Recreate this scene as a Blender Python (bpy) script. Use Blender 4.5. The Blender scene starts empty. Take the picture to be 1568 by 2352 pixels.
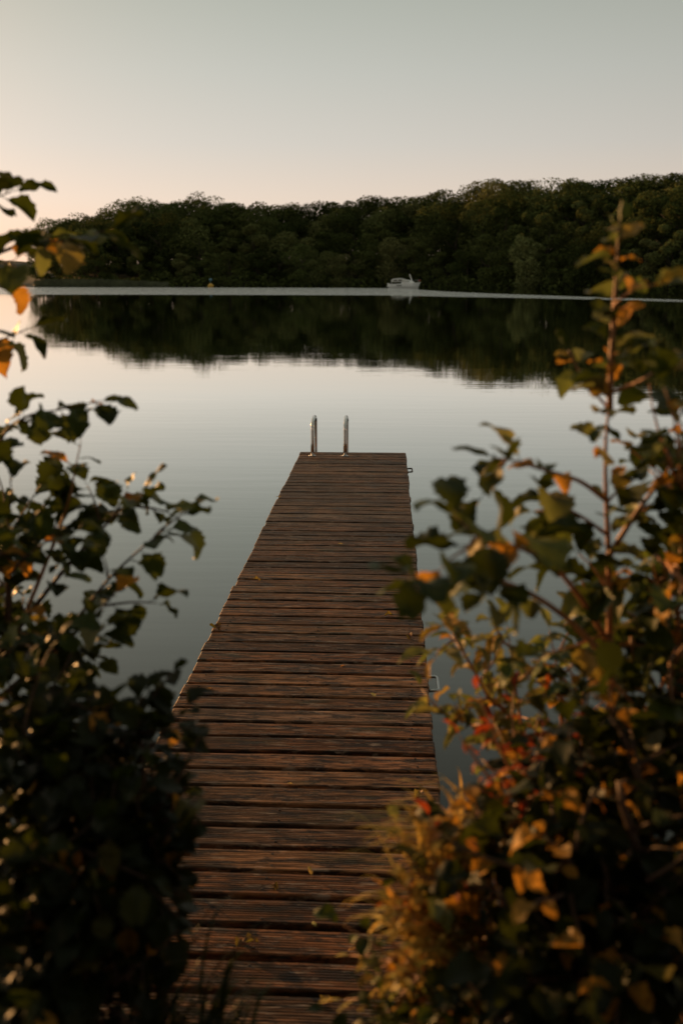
import bpy, bmesh, math, random
from mathutils import Vector, Matrix, Euler, noise

C = bpy.context.scene.collection
SC = bpy.context.scene
R = random.Random(7)
PI = math.pi
rad = math.radians

# ------------------------------------------------------------------ camera
HC, DECK = 2.55, 0.45                       # eye height and deck height over the water
F, W0, H0 = 35.0 / 36.0 * 1024.0, 682.0, 1024.0
TH, YAW = math.atan(237.0 / F), rad(2.63)
cd = bpy.data.cameras.new('camera')
cam = bpy.data.objects.new('camera', cd)
C.objects.link(cam)
cam.location = (0, 0, HC)
cam.rotation_euler = (PI / 2 - TH, 0, YAW)
cd.lens = 35.0
cd.sensor_width = 36.0
cd.sensor_fit = 'AUTO'
cd.clip_start, cd.clip_end = 0.05, 6000
cd.dof.use_dof = True
cd.dof.focus_distance = 6.6
cd.dof.aperture_fstop = 2.8
cd.dof.aperture_blades = 0
SC.camera = cam

# ------------------------------------------------------------------ light
SUN_AZ, SUN_EL = rad(-46), rad(5.5)          # azimuth from +Y towards +X
sd = Vector((math.sin(SUN_AZ) * math.cos(SUN_EL), math.cos(SUN_AZ) * math.cos(SUN_EL), math.sin(SUN_EL)))
wd = bpy.data.worlds.new('World')
SC.world = wd
wd.use_nodes = True
nt = wd.node_tree
nt.nodes.clear()
N, L = nt.nodes.new, nt.links.new


def wmath(op, a, b=None, clamp=False):
    n = N('ShaderNodeMath')
    n.operation = op
    n.use_clamp = clamp
    for i, v in enumerate((a, b)):
        if v is None:
            continue
        if isinstance(v, (int, float)):
            n.inputs[i].default_value = v
        else:
            L(v, n.inputs[i])
    return n.outputs[0]


out = N('ShaderNodeOutputWorld')
tc = N('ShaderNodeTexCoord')
nrm = N('ShaderNodeVectorMath')
nrm.operation = 'NORMALIZE'
L(tc.outputs['Generated'], nrm.inputs[0])
sep = N('ShaderNodeSeparateXYZ')
L(nrm.outputs[0], sep.inputs[0])
z = wmath('MAXIMUM', sep.outputs['Z'], 0.0)
ramp = N('ShaderNodeValToRGB')
L(wmath('MULTIPLY', z, 2.0, True), ramp.inputs[0])
els = ramp.color_ramp.elements
SKY = [(0.00, (0.80, 0.55, 0.40)), (0.14, (0.70, 0.585, 0.495)), (0.24, (0.575, 0.54, 0.49)),
       (0.36, (0.485, 0.485, 0.44)), (0.50, (0.385, 0.402, 0.352)), (1.0, (0.33, 0.335, 0.28))]
els[0].position, els[0].color = SKY[0][0], SKY[0][1] + (1,)
els[1].position, els[1].color = SKY[-1][0], SKY[-1][1] + (1,)
for p_, c_ in SKY[1:-1]:
    e = els.new(p_)
    e.color = c_ + (1,)
dt = N('ShaderNodeVectorMath')
dt.operation = 'DOT_PRODUCT'
L(nrm.outputs[0], dt.inputs[0])
dt.inputs[1].default_value = sd
d01 = wmath('MAXIMUM', dt.outputs['Value'], 0.0)
side = wmath('ADD', wmath('MULTIPLY', dt.outputs['Value'], 0.52), 0.68)      # darker away from the sun
side = wmath('MAXIMUM', side, 0.64)
cs = N('ShaderNodeCombineXYZ')
for i in range(3):
    L(side, cs.inputs[i])
ml = N('ShaderNodeVectorMath')
ml.operation = 'MULTIPLY'
L(ramp.outputs[0], ml.inputs[0])
L(cs.outputs[0], ml.inputs[1])
gl = wmath('MULTIPLY', wmath('POWER', d01, 16.0), 0.5)
cg = N('ShaderNodeCombineXYZ')
for i, k in enumerate((1.0, 0.46, 0.19)):
    L(wmath('MULTIPLY', gl, k), cg.inputs[i])
ad = N('ShaderNodeVectorMath')
ad.operation = 'ADD'
L(ml.outputs[0], ad.inputs[0])
L(cg.outputs[0], ad.inputs[1])
bgr = N('ShaderNodeBackground')
L(ad.outputs[0], bgr.inputs[0])
bgr.inputs[1].default_value = 0.76
sky = N('ShaderNodeTexSky')
sky.sky_type = 'NISHITA'
sky.sun_disc = False
sky.sun_elevation = SUN_EL
sky.sun_rotation = SUN_AZ
bgn = N('ShaderNodeBackground')
L(sky.outputs[0], bgn.inputs[0])
bgn.inputs[1].default_value = 0.08
mx = N('ShaderNodeMixShader')
mx.inputs[0].default_value = 0.94
L(bgn.outputs[0], mx.inputs[1])
L(bgr.outputs[0], mx.inputs[2])
L(mx.outputs[0], out.inputs[0])

sl = bpy.data.lights.new('sun', 'SUN')
sl.energy = 5.0
sl.angle = rad(0.6)
sl.color = (1.0, 0.50, 0.17)
so = bpy.data.objects.new('sun', sl)
C.objects.link(so)
so.rotation_euler = (-sd).to_track_quat('-Z', 'Y').to_euler()
so.location = sd * 50

vs = SC.view_settings
vs.view_transform = 'Standard'
vs.look = 'None'
vs.gamma = 1.0
vs.use_curve_mapping = False
vs.exposure = 0.52
SC.render.engine = 'CYCLES'
SC.cycles.max_bounces = 6
SC.cycles.transparent_max_bounces = 6
SC.cycles.use_denoising = True

# ------------------------------------------------------------------ helpers
RM = Euler((PI / 2 - TH, 0, YAW)).to_matrix()
RMI = RM.transposed()
CP = Vector((0, 0, HC))


def ray(X, Y):                                # direction through a point of the 1568 x 2352 view, unit depth
    return RM @ Vector(((X * W0 / 1568 - W0 / 2) / F, (H0 / 2 - Y * H0 / 2352) / F, -1))


def pt(X, Y, d):
    return CP + ray(X, Y) * d


def ground(X, Y, zz=0.0):
    r = ray(X, Y)
    return CP + r * ((zz - HC) / r.z)


def depth_px(p):
    q = RMI @ (p - CP)
    dd = max(-q.z, 0.05)
    return dd, q.x / dd * F + W0 / 2, H0 / 2 - q.y / dd * F


def mesh(name, verts, faces, mat=None, smooth=False):
    me = bpy.data.meshes.new(name)
    me.from_pydata(verts, [], faces)
    if mat:
        me.materials.append(mat)
    if smooth:
        me.polygons.foreach_set('use_smooth', [True] * len(me.polygons))
    me.update()
    return me


def link(name, data, parent=None, loc=None):
    o = bpy.data.objects.new(name, data)
    C.objects.link(o)
    if parent:
        o.parent = parent
    if loc is not None:
        o.location = loc
    return o


def tag(o, label=None, cat=None, group=None, kind=None):
    if label:
        o['label'] = label
    if cat:
        o['category'] = cat
    if group:
        o['group'] = group
    if kind:
        o['kind'] = kind
    return o


class MB:
    def __init__(s):
        s.v, s.f = [], []

    def add(s, vs, fs):
        b = len(s.v)
        s.v += [tuple(v) for v in vs]
        s.f += [tuple(i + b for i in f) for f in fs]

    def box(s, c, d, rz=0.0):
        m = Matrix.Rotation(rz, 3, 'Z')
        vs = [Vector(c) + m @ Vector((x * d[0] / 2, y * d[1] / 2, q * d[2] / 2)) for x in (-1, 1) for y in (-1, 1) for q in (-1, 1)]
        s.add(vs, [(0, 1, 3, 2), (4, 6, 7, 5), (0, 4, 5, 1), (2, 3, 7, 6), (0, 2, 6, 4), (1, 5, 7, 3)])

    def tube(s, pts, radii, n=8, cap=True):
        pts = [Vector(p) for p in pts]
        rings = []
        ref = Vector((0.31, 0.17, 0.93)).normalized()
        for i, p in enumerate(pts):
            t = (pts[min(i + 1, len(pts) - 1)] - pts[max(i - 1, 0)]).normalized()
            a = t.cross(ref)
            if a.length < 1e-3:
                a = t.cross(Vector((1, 0, 0)))
            a.normalize()
            b = t.cross(a)
            r = radii[i] if isinstance(radii, (list, tuple)) else radii
            rings.append([p + a * (r * math.cos(2 * PI * k / n)) + b * (r * math.sin(2 * PI * k / n)) for k in range(n)])
        vs = [v for r in rings for v in r]
        fs = []
        for i in range(len(pts) - 1):
            for k in range(n):
                fs.append((i * n + k, i * n + (k + 1) % n, (i + 1) * n + (k + 1) % n, (i + 1) * n + k))
        if cap:
            fs.append(tuple(range(n - 1, -1, -1)))
            fs.append(tuple((len(pts) - 1) * n + k for k in range(n)))
        s.add(vs, fs)

    def build(s, name, mat, parent=None, smooth=False):
        return link(name, mesh(name, s.v, s.f, mat, smooth), parent)


def spline(pts, n=6):
    pts = [Vector(p) for p in pts]
    P = [2 * pts[0] - pts[1]] + pts + [2 * pts[-1] - pts[-2]]
    o = []
    for i in range(1, len(P) - 2):
        a, b, c, d = P[i - 1:i + 3]
        for k in range(n):
            t = k / n
            o.append(0.5 * ((2 * b) + (c - a) * t + (2 * a - 5 * b + 4 * c - d) * t * t + (3 * b - a - 3 * c + d) * t ** 3))
    o.append(pts[-1])
    return o


# ------------------------------------------------------------------ materials
class Mat:
    def __init__(s, name):
        s.m = bpy.data.materials.new(name)
        s.m.use_nodes = True
        s.t = s.m.node_tree
        s.t.nodes.clear()
        s.out = s.t.nodes.new('ShaderNodeOutputMaterial')

    def n(s, typ, ins=None, **kw):
        q = s.t.nodes.new(typ)
        for k, v in kw.items():
            setattr(q, k, v)
        for k, v in (ins or {}).items():
            if isinstance(v, bpy.types.NodeSocket):
                s.t.links.new(v, q.inputs[k])
            else:
                q.inputs[k].default_value = v
        return q

    def math(s, op, a, b=0.0, clamp=False):
        return s.n('ShaderNodeMath', {0: a, 1: b}, operation=op, use_clamp=clamp).outputs[0]

    def noise(s, vec, scale, detail=3.0, rough=0.5, stretch=None):
        if stretch:
            vec = s.n('ShaderNodeMapping', {0: vec, 'Scale': stretch}).outputs[0]
        return s.n('ShaderNodeTexNoise', {'Vector': vec, 'Scale': scale, 'Detail': detail, 'Roughness': rough}).outputs['Fac']

    def ramp(s, fac, stops):
        r = s.n('ShaderNodeValToRGB', {0: fac})
        e = r.color_ramp.elements
        e[0].position, e[0].color = stops[0][0], tuple(stops[0][1]) + (1,)
        e[1].position, e[1].color = stops[-1][0], tuple(stops[-1][1]) + (1,)
        for p, c in stops[1:-1]:
            q = e.new(p)
            q.color = tuple(c) + (1,)
        return r.outputs[0]

    def mix(s, fac, a, b, mode='MIX'):
        q = s.n('ShaderNodeMix', data_type='RGBA', blend_type=mode)
        for i, v in ((0, fac), (6, a), (7, b)):
            if isinstance(v, bpy.types.NodeSocket):
                s.t.links.new(v, q.inputs[i])
            else:
                q.inputs[i].default_value = v if i == 0 else tuple(v) + (1,)
        return q.outputs[2]

    def bump(s, h, strength, dist):
        return s.n('ShaderNodeBump', {'Height': h, 'Strength': strength, 'Distance': dist}).outputs[0]

    def principled(s, col, rough=0.6, spec=0.4, metal=0.0, normal=None):
        b = s.n('ShaderNodeBsdfPrincipled')
        for k, v in (('Base Color', col), ('Roughness', rough), ('Specular IOR Level', spec), ('Metallic', metal)):
            if isinstance(v, bpy.types.NodeSocket):
                s.t.links.new(v, b.inputs[k])
            else:
                b.inputs[k].default_value = tuple(v) + (1,) if isinstance(v, tuple) else v
        if normal is not None:
            s.t.links.new(normal, b.inputs['Normal'])
        return b.outputs[0]

    def finish(s, sh):
        s.t.links.new(sh, s.out.inputs[0])
        return s.m

    def pos(s):
        return s.n('ShaderNodeNewGeometry').outputs['Position']


def plain(name, col, rough=0.6, metal=0.0, spec=0.4, var=0.25, scale=30.0):
    m = Mat(name)
    n_ = m.noise(m.pos(), scale, 3)
    c = m.ramp(n_, [(0.3, [v * (1 - var) for v in col]), (0.7, [min(1, v * (1 + var)) for v in col])])
    return m.finish(m.principled(c, rough, spec, metal))


def leaf_mat(name, stops, island=False, trans=0.35, tcol=(0.32, 0.22, 0.03), rough=0.5, spec=0.14, ntint=0.4):
    m = Mat(name)
    g = m.n('ShaderNodeNewGeometry')
    rnd = g.outputs['Random Per Island'] if island else m.n('ShaderNodeObjectInfo').outputs['Random']
    c = m.ramp(rnd, stops)
    nz = m.noise(g.outputs['Position'], 60.0, 3)
    c = m.mix(ntint, c, m.ramp(nz, [(0.3, (0.25, 0.25, 0.25)), (0.7, (1.0, 1.0, 1.0))]), 'MULTIPLY')
    bs = m.principled(c, rough, spec)
    hue = m.mix(0.5, c, tcol)
    tr = m.n('ShaderNodeBsdfTranslucent', {'Color': hue}).outputs[0]
    mxs = m.n('ShaderNodeMixShader', {0: trans, 1: bs, 2: tr}).outputs[0]
    return m.finish(mxs)


GREEN = [(0.0, (0.018, 0.029, 0.004)), (0.35, (0.027, 0.046, 0.006)), (0.6, (0.044, 0.070, 0.010)), (0.86, (0.085, 0.11, 0.018)), (1.0, (0.16, 0.165, 0.03))]
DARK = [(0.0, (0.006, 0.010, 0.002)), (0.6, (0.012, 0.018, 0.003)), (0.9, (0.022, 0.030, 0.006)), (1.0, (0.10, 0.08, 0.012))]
PALE = [(0.0, (0.07, 0.08, 0.025)), (0.3, (0.17, 0.17, 0.07)), (0.65, (0.30, 0.28, 0.14)), (0.86, (0.38, 0.28, 0.10)), (1.0, (0.55, 0.28, 0.05))]
GOLD = [(0.0, (0.30, 0.26, 0.08)), (0.4, (0.62, 0.54, 0.16)), (0.8, (0.72, 0.58, 0.17)), (1.0, (0.50, 0.18, 0.04))]
AMBER = [(0.0, (0.28, 0.16, 0.03)), (0.4, (0.48, 0.25, 0.04)), (0.8, (0.58, 0.32, 0.06)), (1.0, (0.45, 0.14, 0.03))]  # orange autumn leaves, with the foliage's sunlit highlights put into their colour
REDS = [(0.0, (0.18, 0.045, 0.016)), (0.5, (0.33, 0.065, 0.018)), (1.0, (0.42, 0.17, 0.03))]
M = {}
LITTER = [(0.0, (0.13, 0.045, 0.018)), (0.5, (0.22, 0.09, 0.03)), (1.0, (0.34, 0.17, 0.05))]
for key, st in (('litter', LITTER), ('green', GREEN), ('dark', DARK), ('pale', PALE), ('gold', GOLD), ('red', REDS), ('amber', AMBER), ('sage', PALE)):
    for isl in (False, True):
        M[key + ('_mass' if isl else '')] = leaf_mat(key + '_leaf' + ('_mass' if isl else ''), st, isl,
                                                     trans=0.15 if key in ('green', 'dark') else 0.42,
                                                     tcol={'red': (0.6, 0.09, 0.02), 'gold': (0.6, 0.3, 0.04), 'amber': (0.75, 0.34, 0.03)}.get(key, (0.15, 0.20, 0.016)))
M['bark'] = plain('twig_bark', (0.075, 0.042, 0.026), 0.7)
M['stem_warm'] = plain('young_stem_bark', (0.30, 0.14, 0.06), 0.5)
M['soil'] = plain('bank_soil', (0.028, 0.02, 0.012), 0.95, spec=0.1, var=0.5, scale=9)
M['steel'] = plain('stainless_steel', (0.62, 0.60, 0.57), 0.16, 1.0, var=0.06, scale=14)
M['zinc'] = plain('galvanised_steel', (0.42, 0.43, 0.42), 0.42, 0.8, var=0.15)


def wood():
    m = Mat('weathered_decking')
    p = m.pos()
    rnd = m.n('ShaderNodeObjectInfo').outputs['Random']
    off = m.n('ShaderNodeCombineXYZ', {0: m.math('MULTIPLY', rnd, 37.0), 1: 0.0, 2: m.math('MULTIPLY', rnd, 11.0)}).outputs[0]
    pv = m.n('ShaderNodeVectorMath', {0: p, 1: off}, operation='ADD').outputs[0]
    grain = m.noise(pv, 1.0, 4, 0.7, (3.5, 75.0, 30.0))
    fine = m.noise(pv, 1.0, 3, 0.6, (14.0, 320.0, 80.0))
    blot = m.noise(pv, 1.0, 5, 0.75, (5.0, 26.0, 12.0))
    pale = m.noise(pv, 1.0, 5, 0.72, (7.0, 55.0, 20.0))
    moss = m.noise(pv, 1.0, 4, 0.65, (2.2, 9.0, 5.0))
    knot = m.noise(pv, 1.0, 2, 0.5, (9.0, 26.0, 9.0))
    base = m.ramp(rnd, [(0.0, (0.055, 0.022, 0.010)), (0.2, (0.165, 0.066, 0.026)), (0.4, (0.095, 0.048, 0.026)), (0.6, (0.23, 0.110, 0.050)), (0.75, (0.085, 0.032, 0.013)), (0.9, (0.20, 0.080, 0.032)), (1.0, (0.21, 0.155, 0.11))])
    c = m.mix(1.0, base, m.ramp(grain, [(0.38, (0.16, 0.15, 0.14)), (0.48, (0.8, 0.8, 0.8)), (0.60, (2.0, 1.95, 1.9))]), 'MULTIPLY')
    c = m.mix(0.6, c, m.ramp(fine, [(0.36, (0.35, 0.35, 0.35)), (0.62, (1.4, 1.4, 1.4))]), 'MULTIPLY')
    c = m.mix(m.math('MULTIPLY', m.ramp(blot, [(0.515, (0, 0, 0)), (0.57, (1, 1, 1))]), 0.85), c, (0.020, 0.013, 0.009))
    c = m.mix(m.math('MULTIPLY', m.ramp(pale, [(0.56, (0, 0, 0)), (0.64, (1, 1, 1))]), 0.75), c, (0.34, 0.25, 0.185))
    c = m.mix(m.math('MULTIPLY', m.ramp(moss, [(0.56, (0, 0, 0)), (0.68, (1, 1, 1))]), 0.55), c, (0.045, 0.052, 0.026))
    c = m.mix(m.math('MULTIPLY', m.ramp(knot, [(0.75, (0, 0, 0)), (0.80, (1, 1, 1))]), 0.85), c, (0.014, 0.009, 0.006))
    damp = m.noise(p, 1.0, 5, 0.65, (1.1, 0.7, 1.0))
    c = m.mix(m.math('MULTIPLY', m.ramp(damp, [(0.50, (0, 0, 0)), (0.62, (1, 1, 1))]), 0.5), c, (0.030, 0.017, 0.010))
    far = m.n('ShaderNodeMapRange', {0: m.n('ShaderNodeSeparateXYZ', {0: p}).outputs['Y'], 1: 4.0, 2: 9.5, 3: 0.0, 4: 0.42}).outputs[0]  # greyer towards the far end: sky sheen painted into the plank colour
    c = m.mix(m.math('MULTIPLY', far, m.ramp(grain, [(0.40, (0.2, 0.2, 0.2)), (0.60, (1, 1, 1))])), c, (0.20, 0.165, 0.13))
    nb = m.bump(m.math('ADD', m.math('MULTIPLY', grain, 0.8), m.math('MULTIPLY', fine, 0.4)), 0.6, 0.004)
    rough = m.ramp(blot, [(0.35, (0.75, 0.75, 0.75)), (0.65, (0.48, 0.48, 0.48))])
    return m.finish(m.principled(c, rough, 0.16, 0.0, nb))


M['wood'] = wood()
M['rust'] = plain('rusty_screw', (0.035, 0.026, 0.022), 0.6, 0.5)
M['beam'] = plain('dark_wet_timber', (0.05, 0.032, 0.02), 0.8, var=0.4, scale=12)


def water(name, ripple, body=(0.010, 0.012, 0.009)):
    m = Mat(name)
    p = m.pos()
    if ripple:
        h = m.math('ADD', m.noise(p, 1.0, 3, 0.6, (2.2, 3.5, 1.0)), m.math('MULTIPLY', m.noise(p, 1.0, 2, 0.5, (9.0, 12.0, 1.0)), 0.25))
        nb = m.bump(h, 1.0, 0.42)
        rough = 0.12
    else:
        swell = m.noise(p, 1.0, 2, 0.4, (0.16, 0.55, 1.0))
        pr = m.n('ShaderNodeMapping', {0: p, 'Rotation': (0, 0, rad(28)), 'Scale': (0.5, 3.4, 1.0)}).outputs[0]
        small = m.n('ShaderNodeTexNoise', {'Vector': pr, 'Scale': 1.0, 'Detail': 3.0, 'Roughness': 0.5}).outputs['Fac']
        h = m.math('ADD', m.math('MULTIPLY', swell, 0.6), m.math('MULTIPLY', small, 0.30))
        nb = m.bump(h, 1.0, 0.0042)
        rough = 0.005
    gl_ = m.n('ShaderNodeBsdfGlossy', {'Color': (0.93, 0.94, 0.92, 1), 'Roughness': rough, 'Normal': nb}).outputs[0]
    df = m.n('ShaderNodeBsdfDiffuse', {'Color': body + (1,)}).outputs[0]
    lw = m.n('ShaderNodeLayerWeight', {'Blend': 0.5, 'Normal': nb}).outputs['Facing']
    fac = m.math('MULTIPLY', m.math('POWER', lw, 4.4), 1.72, True)
    fac = m.math('MAXIMUM', fac, 0.8 if ripple else 0.03)
    return m.finish(m.n('ShaderNodeMixShader', {0: fac, 1: df, 2: gl_}).outputs[0])


M['water'] = water('lake_water', False)
M['ripple'] = water('ruffled_lake_water', True)
M['hill'] = plain('forest_floor', (0.022, 0.020, 0.010), 0.95, spec=0.1, var=0.5, scale=0.3)
M['far_hill'] = plain('distant_wooded_slope', (0.10, 0.085, 0.06), 0.95, spec=0.1, var=0.35, scale=0.05)  # haze put into the colour as a lighter grey-brown
M['reed'] = plain('reed_blades', (0.085, 0.095, 0.05), 0.8, var=0.4, scale=0.6)
M['trunk'] = plain('forest_bark', (0.05, 0.038, 0.026), 0.9, var=0.4, scale=2)
M['white'] = plain('white_gelcoat', (0.90, 0.90, 0.88), 0.35, var=0.06, scale=2)
M['canvas'] = plain('grey_canvas', (0.62, 0.62, 0.58), 0.8, var=0.12, scale=3)
M['glass'] = plain('dark_window', (0.03, 0.035, 0.03), 0.08, var=0.1)
M['redm'] = plain('red_cloth', (0.45, 0.06, 0.05), 0.7)
M['yellow'] = plain('yellow_buoy_paint', (0.60, 0.34, 0.05), 0.5)
M['bluem'] = plain('blue_buoy_paint', (0.10, 0.22, 0.28), 0.5)


def crown_mat(name, stops, iv=0.5):
    m = Mat(name)
    g = m.n('ShaderNodeNewGeometry')
    c = m.ramp(m.n('ShaderNodeObjectInfo').outputs['Random'], stops)
    isl = g.outputs['Random Per Island']
    c = m.mix(iv, c, m.ramp(isl, [(0.0, (0.35, 0.35, 0.35)), (0.6, (0.9, 0.9, 0.9)), (1.0, (1.6, 1.5, 1.3))]), 'MULTIPLY')
    bs = m.principled(c, 0.9, 0.04)
    tr = m.n('ShaderNodeBsdfTranslucent', {'Color': c}).outputs[0]
    return m.finish(m.n('ShaderNodeMixShader', {0: 0.2, 1: bs, 2: tr}).outputs[0])


M['crown'] = crown_mat('broadleaf_crown', [(0.0, (0.034, 0.046, 0.013)), (0.25, (0.062, 0.080, 0.023)), (0.5, (0.084, 0.098, 0.031)),
                                           (0.75, (0.094, 0.122, 0.038)), (1.0, (0.150, 0.155, 0.060))])
M['crown_pale'] = crown_mat('pale_willow_crown', [(0.0, (0.17, 0.20, 0.075)), (1.0, (0.19, 0.21, 0.08))])

# ------------------------------------------------------------------ setting: lake, shores, bank
xs = [-900, -300, -120, -50, -20, -8, -3, 0, 3, 8, 20, 50, 120, 300, 900]
ys = [-6, 0, 3, 6, 10, 16, 26, 45, 80, 140, 260, 500, 900, 1500]
vv = [(x, y, 0) for y in ys for x in xs]
nx = len(xs)
ff = [(j * nx + i, j * nx + i + 1, (j + 1) * nx + i + 1, (j + 1) * nx + i) for j in range(len(ys) - 1) for i in range(nx - 1)]
tag(link('lake_water', mesh('lake_water', vv, ff, M['water'])), kind='structure')

# strip of wind-ruffled water that runs across the lake
top_l = [(-420, 659.6), (0, 659.8), (400, 660.2), (845, 661.6), (940, 664), (1035, 670), (1250, 678.5), (1568, 688.5), (2000, 702)]
bot_l = [(-420, 676.5), (0, 676.4), (400, 677), (845, 678.2), (940, 679.5), (1035, 681.5), (1250, 685.5), (1568, 693.5), (2000, 708)]
tv = spline([ground(x, y, 0.004) for x, y in top_l], 5)
bv = spline([ground(x, y, 0.004) for x, y in bot_l], 5)
for v in tv + bv:
    v.z = 0.004
k = len(tv)
tag(link('ruffled_water', mesh('ruffled_water', [tuple(v) for v in tv + bv], [(i, k + i, k + i + 1, i + 1) for i in range(k - 1)], M['ripple'])), kind='structure')

# the near bank
mb = MB()
gx, gy = 64, 48
vv = []
for j in range(gy + 1):
    for i in range(gx + 1):
        x = -9 + 18 * i / gx
        y = -9 + 14 * j / gy
        e = 3.75 + 0.35 * noise.noise(Vector((x * 0.5, 3.1, 0)))
        t = max(0.0, min(1.0, (e - y) / 3.6))
        zz = -0.5 + 0.5 * min(1, max(0, (e + 0.8 - y) / 0.8)) + 0.95 * t * t * (3 - 2 * t) * 0.95
        if -1.35 < x < 0.5:
            zz = min(zz, DECK - 0.16) if y > 0.75 else zz
        zz += 0.06 * noise.noise(Vector((x * 1.7, y * 1.7, 0)))
        if y < -1:
            zz += 0.1 * (-1 - y) * 0.6
        vv.append((x, y, zz))
ff = [(j * (gx + 1) + i, j * (gx + 1) + i + 1, (j + 1) * (gx + 1) + i + 1, (j + 1) * (gx + 1) + i) for j in range(gy) for i in range(gx)]
bank = tag(link('bank_ground', mesh('bank_ground', vv, ff, M['soil'], True)), kind='structure')


def shore_y(x):                               # the far waterline
    return 232 - 0.10 * x - 1.2 * max(0.0, x - 3.0) + 5 * noise.noise(Vector((x * 0.03, 0.7, 0)))


def hill_z(x, y):
    d = y - shore_y(x)
    t = max(0.0, min(1.0, d / 60.0))
    return -0.4 + min(d, 8) * 0.09 + 7.0 * t * t * (3 - 2 * t) * (1.0 + 0.25 * max(-1, min(1, x / 60))) if d > 0 else -0.4 + d * 0.1


def left_end(y):                              # the wood stops at its left end
    return ground(84, 655).x * y / ground(84, 655).y


vv = []
hx, hy = 60, 14
for j in range(hy + 1):
    for i in range(hx + 1):
        x = -95 + 260 * i / hx
        y = max(30.0, shore_y(x) - 6) + (j / hy) ** 1.3 * 200
        zz = hill_z(x, y)
        q = (x - left_end(y)) / 14
        if q < 1:
            zz = -0.6 + (zz + 0.6) * max(0, min(1, q + 0.35)) ** 1.5
        vv.append((x, y, zz))
ff = [(j * (hx + 1) + i, j * (hx + 1) + i + 1, (j + 1) * (hx + 1) + i + 1, (j + 1) * (hx + 1) + i) for j in range(hy) for i in range(hx)]
tag(link('wooded_hill', mesh('wooded_hill', vv, ff, M['hill'], True)), kind='structure')

vv = []
for j in range(9):
    for i in range(61):
        x = -800 + 1100 * i / 60
        y = 1050 + j * 45
        h = 26 * math.sin(PI * min(1, j / 8 * 0.5)) * (0.65 + 0.5 * noise.noise(Vector((x * 0.006, 2.2, 0)))) + 3 * noise.noise(Vector((x * 0.05, y * 0.05, 0)))
        vv.append((x, y, h - 0.5))
ff = [(j * 61 + i, j * 61 + i + 1, (j + 1) * 61 + i + 1, (j + 1) * 61 + i) for j in range(8) for i in range(60)]
tag(link('distant_hill', mesh('distant_hill', vv, ff, M['far_hill'], True)), kind='structure')

# ------------------------------------------------------------------ far wood, tree by tree


def quad(center, nrm_, size, spin, rr):
    n_ = nrm_.normalized()
    a = n_.cross(Vector((0.3, 0.2, 0.93)))
    if a.length < 1e-3:
        a = Vector((1, 0, 0))
    a.normalize()
    b = n_.cross(a)
    u = a * math.cos(spin) + b * math.sin(spin)
    w = n_.cross(u)
    s2 = size * rr.uniform(0.55, 0.9)
    return [center - u * size, center + w * s2 * 0.6 + n_ * size * 0.15, center + u * size, center - w * s2 * 0.6 + n_ * size * 0.15]


def crown_mesh(name, seed, mat, nl=20, per=190, height=1.0, wid=0.36, droop=False, base=0.16, q=0.034):
    rr = random.Random(seed)
    vs, fs = [], []
    lobes = []
    for i in range(nl):
        t = (i + rr.random()) / nl
        zc = base + (1 - base - 0.10) * t
        prof = math.sin(PI * min(1, 0.16 + 0.78 * (zc - base) / (1 - base))) ** 0.7
        a = rr.uniform(0, 2 * PI)
        r = wid * prof * math.sqrt(rr.uniform(0.05, 0.8))
        lobes.append((Vector((r * math.cos(a), r * math.sin(a), zc)), wid * rr.uniform(0.30, 0.58) * (0.55 + 0.45 * prof)))
    for c, r in lobes:
        for k_ in range(per):
            d = Vector((rr.gauss(0, 1), rr.gauss(0, 1), rr.gauss(0, 1) + 0.25)).normalized()
            p = c + Vector((d.x, d.y, d.z * (1.5 if droop else 0.8))) * r * rr.uniform(0.72, 1.06)
            nd = (d + Vector((rr.uniform(-1, 1), rr.uniform(-1, 1), rr.uniform(-1, 1))) * 0.8)
            b = len(vs)
            vs += [tuple(v) for v in quad(p, nd, q * rr.uniform(0.35, 1.15), rr.uniform(0, 6.3), rr)]
            fs.append((b, b + 1, b + 2, b + 3))
    return mesh(name, vs, fs, mat)


def trunk_mesh(seed):
    rr = random.Random(seed)
    m_ = MB()
    ax = [(0.0, 0.0, -0.03)]
    for i in range(1, 6):
        ax.append((rr.uniform(-0.012, 0.012) * i, rr.uniform(-0.012, 0.012) * i, 0.15 * i))
    m_.tube(ax, [0.022, 0.018, 0.015, 0.012, 0.008, 0.003], 6)
    for i in range(5):
        z0 = rr.uniform(0.25, 0.6)
        a = rr.uniform(0, 2 * PI)
        l = rr.uniform(0.15, 0.28)
        m_.tube([(0, 0, z0), (l * 0.5 * math.cos(a), l * 0.5 * math.sin(a), z0 + l * 0.35), (l * math.cos(a), l * math.sin(a), z0 + l * 0.8)], [0.009, 0.006, 0.002], 5)
    return mesh('trunk', m_.v, m_.f, M['trunk'], True)


CR = [crown_mesh('crown', 100 + i, M['crown'], nl=R.randint(9, 16), per=420, wid=R.choice((0.24, 0.30, 0.36, 0.42, 0.46)), base=R.choice((0.04, 0.08, 0.14)), q=0.026) for i in range(10)]
CRW = [crown_mesh('crown', 130 + i, M['crown'], nl=22, per=300, wid=0.50, base=0.10, q=0.026) for i in range(4)]
CRT = [crown_mesh('crown', 150 + i, M['crown'], nl=15, per=150, wid=0.30, base=0.36) for i in range(2)]
TR = [trunk_mesh(200 + i) for i in range(3)]
CRP = crown_mesh('crown', 300, M['crown_pale'], nl=26, per=170, wid=0.27, droop=True, base=0.04, q=0.03)
CRN = [crown_mesh('crown', 400 + i, M['crown'], nl=30, per=420, wid=0.42, base=0.22, q=0.016) for i in range(2)]


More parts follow.
